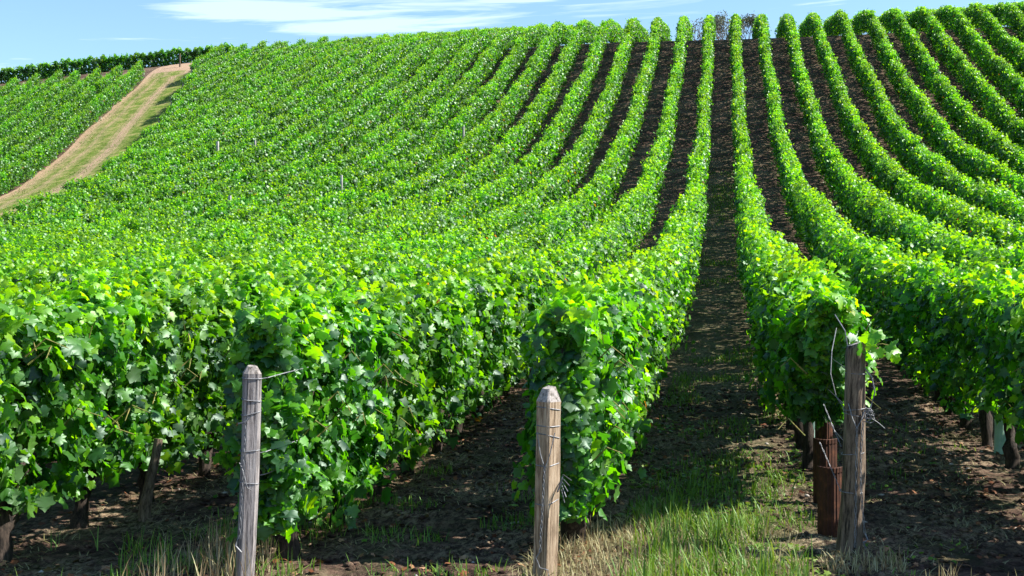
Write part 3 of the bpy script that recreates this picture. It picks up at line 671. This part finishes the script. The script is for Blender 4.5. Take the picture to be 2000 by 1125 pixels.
# leafy shoot poking out right of the round post belongs to row 0
row0 = [o for o in bpy.data.objects if o.get('label') == RL[0]][0]
sx, sy = unproj(1690, 8.9); g = np.random.default_rng(3)
V_, F_ = tube([(0, 0, 1.25-Hs(sx, sy)*0), (.10, 0, 1.42), (.24, 0, 1.44), (.32, 0, 1.42)], [.006, .005, .004, .003], 5)
sh = link('shoot', mesh_np('shoot', V_, F_, M_SHOOT), row0, (sx-row0.location.x-.16, sy-row0.location.y-.3, zC-row0.location.z-.02))
for q in range(15):
    f = q/14; p = Vector((.06+.28*f, g.normal(0, .05), 1.42+g.normal(0, .055))); t_, me_ = LEAFM[9+q % 5]
    link('leaf', me_, sh, p, (g.normal(1.2, .5), g.normal(0, .5), g.normal(.0, .7)), (g.uniform(.05, .09),)*3)

# trellis wires running from the posts into the rows
for lab, pp, hts in ((RL[-2], pA, (.66, .92, 1.24)), (RL[-1], pB, (.6, .88, 1.08)), (RL[0], pC, (.72, .98, 1.24))):
    rw = [o for o in bpy.data.objects if o.get('label') == lab][0]; a = pp.location-rw.location
    for hgt in hts:
        V, F = tube([(a.x, a.y+.05, a.z+hgt), (0, 1.0, hgt+.03), (0, 3.5, hgt+.06)], [.0022]*3, 4); link('trellis_wire', mesh_np('trellis_wire', V, F, M_WIRE), rw)

# small stakes
def stake(px, base_y, hpx, wm_, t, label, mat, lean=0.0, name='vineyard_stake', square=True, x=None):
    wx, wy = unproj(px, t); z = Hs(wx, wy); top = 1.8+(573-(base_y-hpx))*t/F_PX - z; hh = top
    random.seed(int(px)); V, F = tube([(0, 0, -.2), (lean*.3, 0, hh*.35), (lean*.7, 0, hh*.75), (lean, 0, hh)], [wm_/2, wm_/2*.96, wm_/2*.9, wm_/2*.86], 7, .08)
    o = link(name, mesh_np(name, V, F, mat), None, (wx, wy, z)); tag(o, label, 'stake', 'stakes standing among the vines'); return o
def on_row(px, ytop, hh, lo, hi):
    best = None
    for t in np.arange(lo, hi, .05):                       # near face of a row, where the stake has this height
        X, Y = unproj(px, t); h = 1.8+(573-ytop)*t/F_PX-Hs(X, Y); ph = abs(((X-XC) % SP)-.40)
        c = abs(h-hh)+ph*1.2
        if best is None or c < best[0]: best = (c, t)
    return best[1]
for px, ytop, wd, hh, lab in [(425, 276, .15, 1.8, 'whitish stake rising above the dense left slope vines'), (498, 274, .12, 1.75, 'short grey stake right of the whitish one on the left slope'),
                      (905, 247, .12, 1.75, 'tall pale stake where a vine row gap opens mid-slope'), (667, 342, .10, 1.75, 'small pale stake tip low on the dense left slope'), (449, 382, .13, 1.75, 'pale stake tip among leaves below the whitish stake')]:
    stake(px, 0, -ytop, wd*1.15, on_row(px, ytop, hh, 30, 110), lab, M_POSTPALE)
stake(351, 0, -104, .15, 114, 'dark stake on bare soil at the top of the grass track', M_POSTOLD)
stake(1930, 0, -117, .13, 80, 'dark stake leaning in a vine row at the upper right', M_POSTOLD, lean=.1)
stake(1870, 0, -153, .11, 76, 'short pale stake in the soil gap at the upper right', M_POSTGREY)
ends = sorted([(k_, x_e, y_e) for k_, x_e, y_e in ROW_ENDS if -26 <= k_ <= -20], key=lambda q: q[0])
for i, (k_, x_e, y_e) in enumerate(ends):
    ln = rr.uniform(-.18, .05); random.seed(k_+99); hh = rr.uniform(1.35, 1.6)
    V, F = tube([(0, 0, -.2), (ln*.3, -.05, hh*.4), (ln, -.12, hh)], [.08, .075, .065], 7, .08)
    o = link('vineyard_stake', mesh_np('vineyard_stake', V, F, M_POSTGREY), None, (x_e-.05, y_e-.25, Hs(x_e, y_e-.25)))
    tag(o, 'weathered end stake right of the grass track, %s from the top' % ORD[i+1], 'stake', 'stakes standing among the vines')
x_, y_ = unproj(281, 9.9); z_ = Hs(x_, y_); random.seed(2)
V, F = tube([(0, 0, -.1), (.02, 0, .15), (.045, .02, .3), (.085, .03, .48), (.10, .05, .62)], [.052, .045, .042, .036, .034], 9, .07)
tag(link('leaning_stake', mesh_np('leaning_stake', V, F, M_STAKE), None, (x_, y_, z_)), 'brown leaning stake under the lower left vine row', 'stake')

# ------------------------------------------------------------------ vine guards and grow tubes
def guard(px, t, w, h, label, rz=0):
    x, y = unproj(px, t); z = Hs(x, y); n = 16; V, F = [], []
    for q in range(2):
        for i in range(n+1):
            f = i/n-.5; V.append((f*w, .10*math.sin((f+.5)*math.pi)*-1+.004*math.cos(i*math.pi)+.003*q, h*(1 if q else -.08)+ (.006*math.sin(i*1.7) if q else 0)))
    n1 = n+1
    F = [(i, i+1, n1+i+1, n1+i) for i in range(n)]
    b = len(V)
    for v in list(V): V.append((v[0], v[1]+.003, v[2]))
    F += [(b+i+1, b+i, b+n1+i, b+n1+i+1) for i in range(n)]; F += [(n1+i, n1+i+1, b+n1+i+1, b+n1+i) for i in range(n)]
    root = link('vine_guard', mesh_np('vine_guard', V, F, M_RUST), None, (x, y, z), (0, 0, rz)); tag(root, label, 'vine guard', 'rusty guards behind the round post')
    V, F = [], []                                # folded, corrugated lip
    for i in range(n+1):
        f = i/n-.5; yv = -.10*math.sin((f+.5)*math.pi)
        for dz, dy in ((-.035, -.006), (0, -.010), (.004, .004)): V.append((f*w, yv+dy+.004*math.cos(i*math.pi), h+dz))
    F = [(3*i+j, 3*i+3+j, 3*i+4+j, 3*i+1+j) for i in range(n) for j in range(2)]
    link('rim', mesh_np('rim', V, F, M_RUST), root)
    return root
guard(1622, 9.2, .185, .50, 'rusty sheet metal vine guard nearest the round post', .05)
guard(1611, 10.4, .19, .52, 'rusty vine guard partly hidden behind the nearest one', -.1)
guard(1609, 11.6, .16, .54, 'small rusty vine guard farthest behind the round post', .1)
def grow_tube(px, t, r, h, label, lean=.02):
    x, y = unproj(px, t); z = Hs(x, y); V, F = [], []; n = 12
    for rad, a, b in ((r, -.05, h), (r*.93, h, -.05)):
        tube([(0, 0, a), (lean*.5, 0, (a+b)/2), (lean, 0, b)], [rad]*3, n, V=V, F=F, caps=False)
    base = 2*n
    for k in range(n): F.append((2*n+k, 2*n+(k+1) % n, 3*n+(k+1) % n, 3*n+k))
    o = link('grow_tube', mesh_np('grow_tube', V, F, M_TUBE), None, (x, y, z)); tag(o, label, 'grow tube', 'plastic grow tubes round young vines'); return o
grow_tube(1952, 12.6, .058, .46, 'pale green plastic grow tube under the dark row at the right edge', .02)
grow_tube(1584, 12.3, .030, .52, 'thin green grow tube left of the rusty vine guards', .02)

# ------------------------------------------------------------------ ground cover
def blades(n, area, h, w, mat, name, label, lean=.5, density=None, seed=0, zoff=-.01, flat=0.0, clump=0):
    g = np.random.default_rng(seed); (xa, xb), (ya, yb) = area
    x = g.uniform(xa, xb, n); y = g.uniform(ya, yb, n)
    if clump:
        nc = clump; cx_ = g.uniform(xa, xb, nc); cy_ = g.uniform(ya, yb, nc); i = g.integers(0, nc, n); x = cx_[i]+g.normal(0, .05, n); y = cy_[i]+g.normal(0, .05, n)
    if density is not None:
        m = g.random(n) < density(x, y); x, y = x[m], y[m]
    n = len(x); z = H(x, y)+.05*(fbm(x*1.7, y*1.7, 3)-.45)+.07*(fbm(x*5, y*5, 4)-.47)+zoff
    hh = g.uniform(.4, 1.0, n)*h; a = g.random(n)*6.283; ln = np.abs(g.normal(0, lean, n))+flat
    d = np.stack([np.cos(a), np.sin(a)], 1); wv = np.stack([-d[:, 1], d[:, 0]], 1)*(w*g.uniform(.6, 1.3, n))[:, None]
    def lv(f):
        hor = hh*ln*f**1.7; ver = hh*np.sqrt(np.clip(1-(ln*.75).clip(0, .97)**2, .03, 1))*(f-.25*f**3*ln.clip(0, 1)); return np.stack([x+d[:, 0]*hor, y+d[:, 1]*hor, z+ver], 1)
    p0, p1, p2, p3 = lv(0), lv(.4), lv(.75), lv(1.0); W = np.concatenate([wv, np.zeros((n, 1))], 1)
    V = np.stack([p0-W, p0+W, p1+W*.9, p1-W*.9, p2+W*.6, p2-W*.6, p3], 1).reshape(-1, 3)
    f = np.array([(0, 1, 2), (0, 2, 3), (3, 2, 4), (3, 4, 5), (5, 4, 6)]); Fa = (f[None]+np.arange(n)[:, None, None]*7).reshape(-1, 3)
    tint = np.repeat(np.clip(g.random(n), 0, 1), 5)
    o = link(name, mesh_np(name, V, Fa, mat, {'rnd': tint})); tag(o, label, kind='stuff'); return o
def dfg(x, y):   # sunlit foreground tuft area and path
    a = smooth(x, -.75, -.35)*(1-smooth(x, .35, .62)); b = fbm(x*2.2, y*1.6, 3)
    return a*smooth(b, .30, .52)*(1-.75*smooth(y, 9.6, 11))
blades(7000, ((-.9, .8), (6.6, 11.5)), .27, .0052, M_GRASS, 'green_grass', 'green grass growing between the tan post and the round post', .75, dfg, 1, clump=330)
blades(5200, ((-1.0, .85), (6.6, 11.0)), .10, .0045, M_GRASS, 'green_grass', 'short green grass between the posts', .9, dfg, 41)
blades(5000, ((-1.0, .95), (6.6, 10.4)), .15, .003, M_DRY, 'dry_grass', 'bleached grass among the green between the posts', .9, lambda x, y: dfg(x, y)*.8, 42, clump=420)
blades(12000, ((-.75, .7), (9.5, 22)), .11, .006, M_GRASS, 'weeds', 'low green weeds on the shaded path', .8, lambda x, y: smooth(fbm(x*1.6+9, y*.9, 3), .40, .58)*.9, 2)
blades(9000, ((-3.8, -1.3), (7.0, 12)), .13, .004, M_GRASS, 'green_grass', 'thin green grass under the vines by the left posts', .7, lambda x, y: smooth(fbm(x*1.9+3, y*1.9, 3), .48, .62), 3)
blades(2000, ((-4.6, -2.6), (6.9, 9.5)), .22, .004, M_GRASS, 'green_grass', 'taller green grass at the lower left', .6, lambda x, y: smooth(fbm(x*2.3+1, y*2.3, 3), .48, .6), 13)
blades(6000, ((1.0, 3.6), (7.5, 16)), .09, .004, M_GRASS, 'weeds', 'scattered small weeds in the shade on the right', .8, lambda x, y: smooth(fbm(x*1.9+7, y*1.5, 3), .52, .64), 4)
blades(8500, ((-1.25, .5), (6.6, 9.6)), .17, .003, M_DRY, 'dry_grass', 'straw coloured dry grass beside the tan post', 1.0, lambda x, y: np.clip(1.0-smooth(x, -.5, .3)*.75, 0, 1), 5)
blades(75000, ((-5, 4.6), (6.4, 19)), .11, .003, M_DRY, 'straw', 'dry straw lying on the soil', .35, lambda x, y: smooth(fbm(x*1.6+2, y*1.6+8, 4), .38, .56)*(1-.6*smooth(y, 13, 19)), 6, flat=1.0)
blades(380, ((-3.5, -2.9), (7.0, 8.3)), .34, .0028, M_DRY, 'dry_stalks', 'dry stalks standing around the grey post foot', .4, None, 7, clump=28)
blades(500, ((1.2, 2.6), (7.2, 8.2)), .2, .0025, M_DRY, 'dry_stalks', 'dry stalks at the lower right corner', .6, None, 8, clump=16)
blades(500, ((.62, 1.15), (8.35, 8.8)), .13, .004, M_DRY, 'dry_stalks', 'dry straw around the foot of the round post', .9, None, 9)
def dens_path(x, y): return smooth(fbm(x*.8+5, y*.5, 3), .44, .6)*.8
blades(14000, ((-.8, .5), (20, 60)), .12, .014, M_GRASS, 'weeds', 'weeds growing up the path beyond', .8, dens_path, 10)
# track grass
def tg(x, y):
    xl = -42.9-(y-69)*6.2/32.5; f = (x-xl)/4.3
    return ((f > .12) & (f < .97) & (np.abs(f-.5) > .05))*.9
blades(44000, ((-50, -33), (55, 106)), .15, .02, M_GRASS, 'green_grass', 'short grass on the farm track', .8, tg, 12)

# dead leaves, clods, stones
def litter(n, area, size, mat, name, label, seed, dens=None, lod=1):
    g = np.random.default_rng(seed); (xa, xb), (ya, yb) = area; x = g.uniform(xa, xb, n); y = g.uniform(ya, yb, n)
    if dens is not None:
        m = g.random(n) < dens(x, y); x, y = x[m], y[m]; n = len(x)
    z = H(x, y)+.05*(fbm(x*1.7, y*1.7, 3)-.45)+.07*(fbm(x*5, y*5, 4)-.47)+.02
    Nn = np.stack([g.normal(0, .45, n), g.normal(0, .45, n), np.ones(n)], 1); Nn /= np.linalg.norm(Nn, axis=1)[:, None]
    T = g.normal(0, 1, (n, 3)); T -= (T*Nn).sum(1)[:, None]*Nn; T /= np.linalg.norm(T, axis=1)[:, None]
    V, F, A = leaves_to_arrays(np.stack([x, y, z], 1), Nn, T, g.uniform(*size, n), g.random(n), lod)
    tag(link(name, mesh_np(name, V, F, mat, {'rnd': A})), label, kind='stuff')
litter(7500, ((-6, 5), (6.6, 17)), (.018, .05), M_DEAD, 'dead_leaves', 'red brown fallen vine leaves on the soil', 21, lambda x, y: smooth(fbm(x*1.5+4, y*1.5+1, 3), .36, .6))
litter(2600, ((-.85, .75), (7.4, 15)), (.02, .05), M_GRASS, 'weeds', 'small broad leaved weeds on the path', 51, lambda x, y: smooth(fbm(x*2.4+3, y*1.6+6, 3), .42, .58))
litter(1600, ((-4.4, 3.4), (7, 13)), (.015, .04), M_GRASS, 'weeds', 'small broad leaved weeds between the rows', 52, lambda x, y: smooth(fbm(x*2+13, y*2+6, 3), .52, .64))
def clods(n, area, size, mat, name, label, seed):
    g = np.random.default_rng(seed); (xa, xb), (ya, yb) = area
    base = np.array([(0, 0, 1), (1, 0, 0), (0, 1, 0), (-1, 0, 0), (0, -1, 0), (.6, .6, .5), (-.6, .6, .5), (-.6, -.6, .5), (.6, -.6, .5), (0, 0, -.6)], float)
    f = np.array([(0, 5, 6), (0, 6, 7), (0, 7, 8), (0, 8, 5), (5, 1, 2), (5, 2, 6), (6, 2, 3), (6, 3, 7), (7, 3, 4), (7, 4, 8), (8, 4, 1), (8, 1, 5), (9, 2, 1), (9, 3, 2), (9, 4, 3), (9, 1, 4)])
    x = g.uniform(xa, xb, n); y = g.uniform(ya, yb, n); z = H(x, y)+.05*(fbm(x*1.7, y*1.7, 3)-.45)+.07*(fbm(x*5, y*5, 4)-.47)
    s = g.exponential(size, n).clip(size*.3, size*2.2); V = base[None]*g.uniform(.65, 1.35, (n, 10, 3))*s[:, None, None]; V[:, :, 2] *= .65
    V += np.stack([x, y, z+.1*s], 1)[:, None, :]; Fa = (f[None]+np.arange(n)[:, None, None]*10).reshape(-1, 3)
    tag(link(name, mesh_np(name, V.reshape(-1, 3), Fa, mat)), label, kind='stuff')
clods(16000, ((-5, 5), (6.6, 18)), .016, M_SOIL, 'soil_clods', 'crumbly soil clods scattered over the ground', 31)
clods(420, ((-5, 5), (6.8, 19)), .013, M_STONE, 'pebbles', 'pale pebbles in the soil', 32)

# ------------------------------------------------------------------ bushes beyond the crest
def far_bush(px, t, ytop, w, seed, label, leafy):
    x, y = unproj(px, t); z = Hs(x, y); top = 1.8+(573-ytop)*t/F_PX - z
    root = link('distant_tree', None, None, (x, y, z)); tag(root, label, 'tree', 'trees beyond the hill crest')
    random.seed(seed); V, F = [], []; tips = []
    tube([(0, 0, -.3), (.1, 0, top*.25), (0, .1, top*.5)], [.22, .16, .11], 7, .1, V=V, F=F)
    def grow(p, d, l, r, dep):
        q = p+d*l; tube([p, p.lerp(q, .5)+Vector((random.uniform(-.1, .1)*l, 0, 0)), q], [r, r*.8, r*.6], 4, V=V, F=F, caps=False)
        if dep == 0: tips.append(q); return
        for _ in range(3):
            nd_ = (d+Vector((random.uniform(-.8, .8), random.uniform(-.8, .8), random.uniform(-.2, .5)))).normalized(); grow(q, nd_, l*.68, r*.55, dep-1)
    for _ in range(6): grow(Vector((0, .05, top*.35)), Vector((random.uniform(-1, 1), random.uniform(-1, 1), random.uniform(.5, 1.3))).normalized(), top*.24*w, .08, 3)
    zmax = max(v[2] for v in V); s = top/zmax; V = [Vector((v[0]*w, v[1]*w, v[2]*s)) for v in V]
    link('trunk', mesh_np('trunk', V, F, M_STAKE), root)
    g = np.random.default_rng(seed); tp = np.array([tuple((q[0]*w, q[1]*w, q[2]*s)) for q in tips]); n = leafy
    P = tp[g.integers(0, len(tp), n)]+g.normal(0, .28, (n, 3)); Nn = g.normal(0, 1, (n, 3)); Nn /= np.linalg.norm(Nn, axis=1)[:, None]
    T = g.normal(0, 1, (n, 3)); T -= (T*Nn).sum(1)[:, None]*Nn; T /= np.linalg.norm(T, axis=1)[:, None]
    Vv, Ff, A = leaves_to_arrays(P, Nn, T, g.uniform(.10, .2, n), g.random(n), 2)
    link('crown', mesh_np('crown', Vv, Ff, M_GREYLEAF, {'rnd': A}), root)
far_bush(1420, 140, 30, .75, 1, 'bare grey branched tree just left of the centre gap on the crest', 1500)
far_bush(1462, 146, 38, .75, 2, 'pale grey bushy tree in the gap right of the bare one on the crest', 2200)
far_bush(1372, 150, 44, .8, 3, 'small grey tree leftmost of those peeking over the crest', 900)
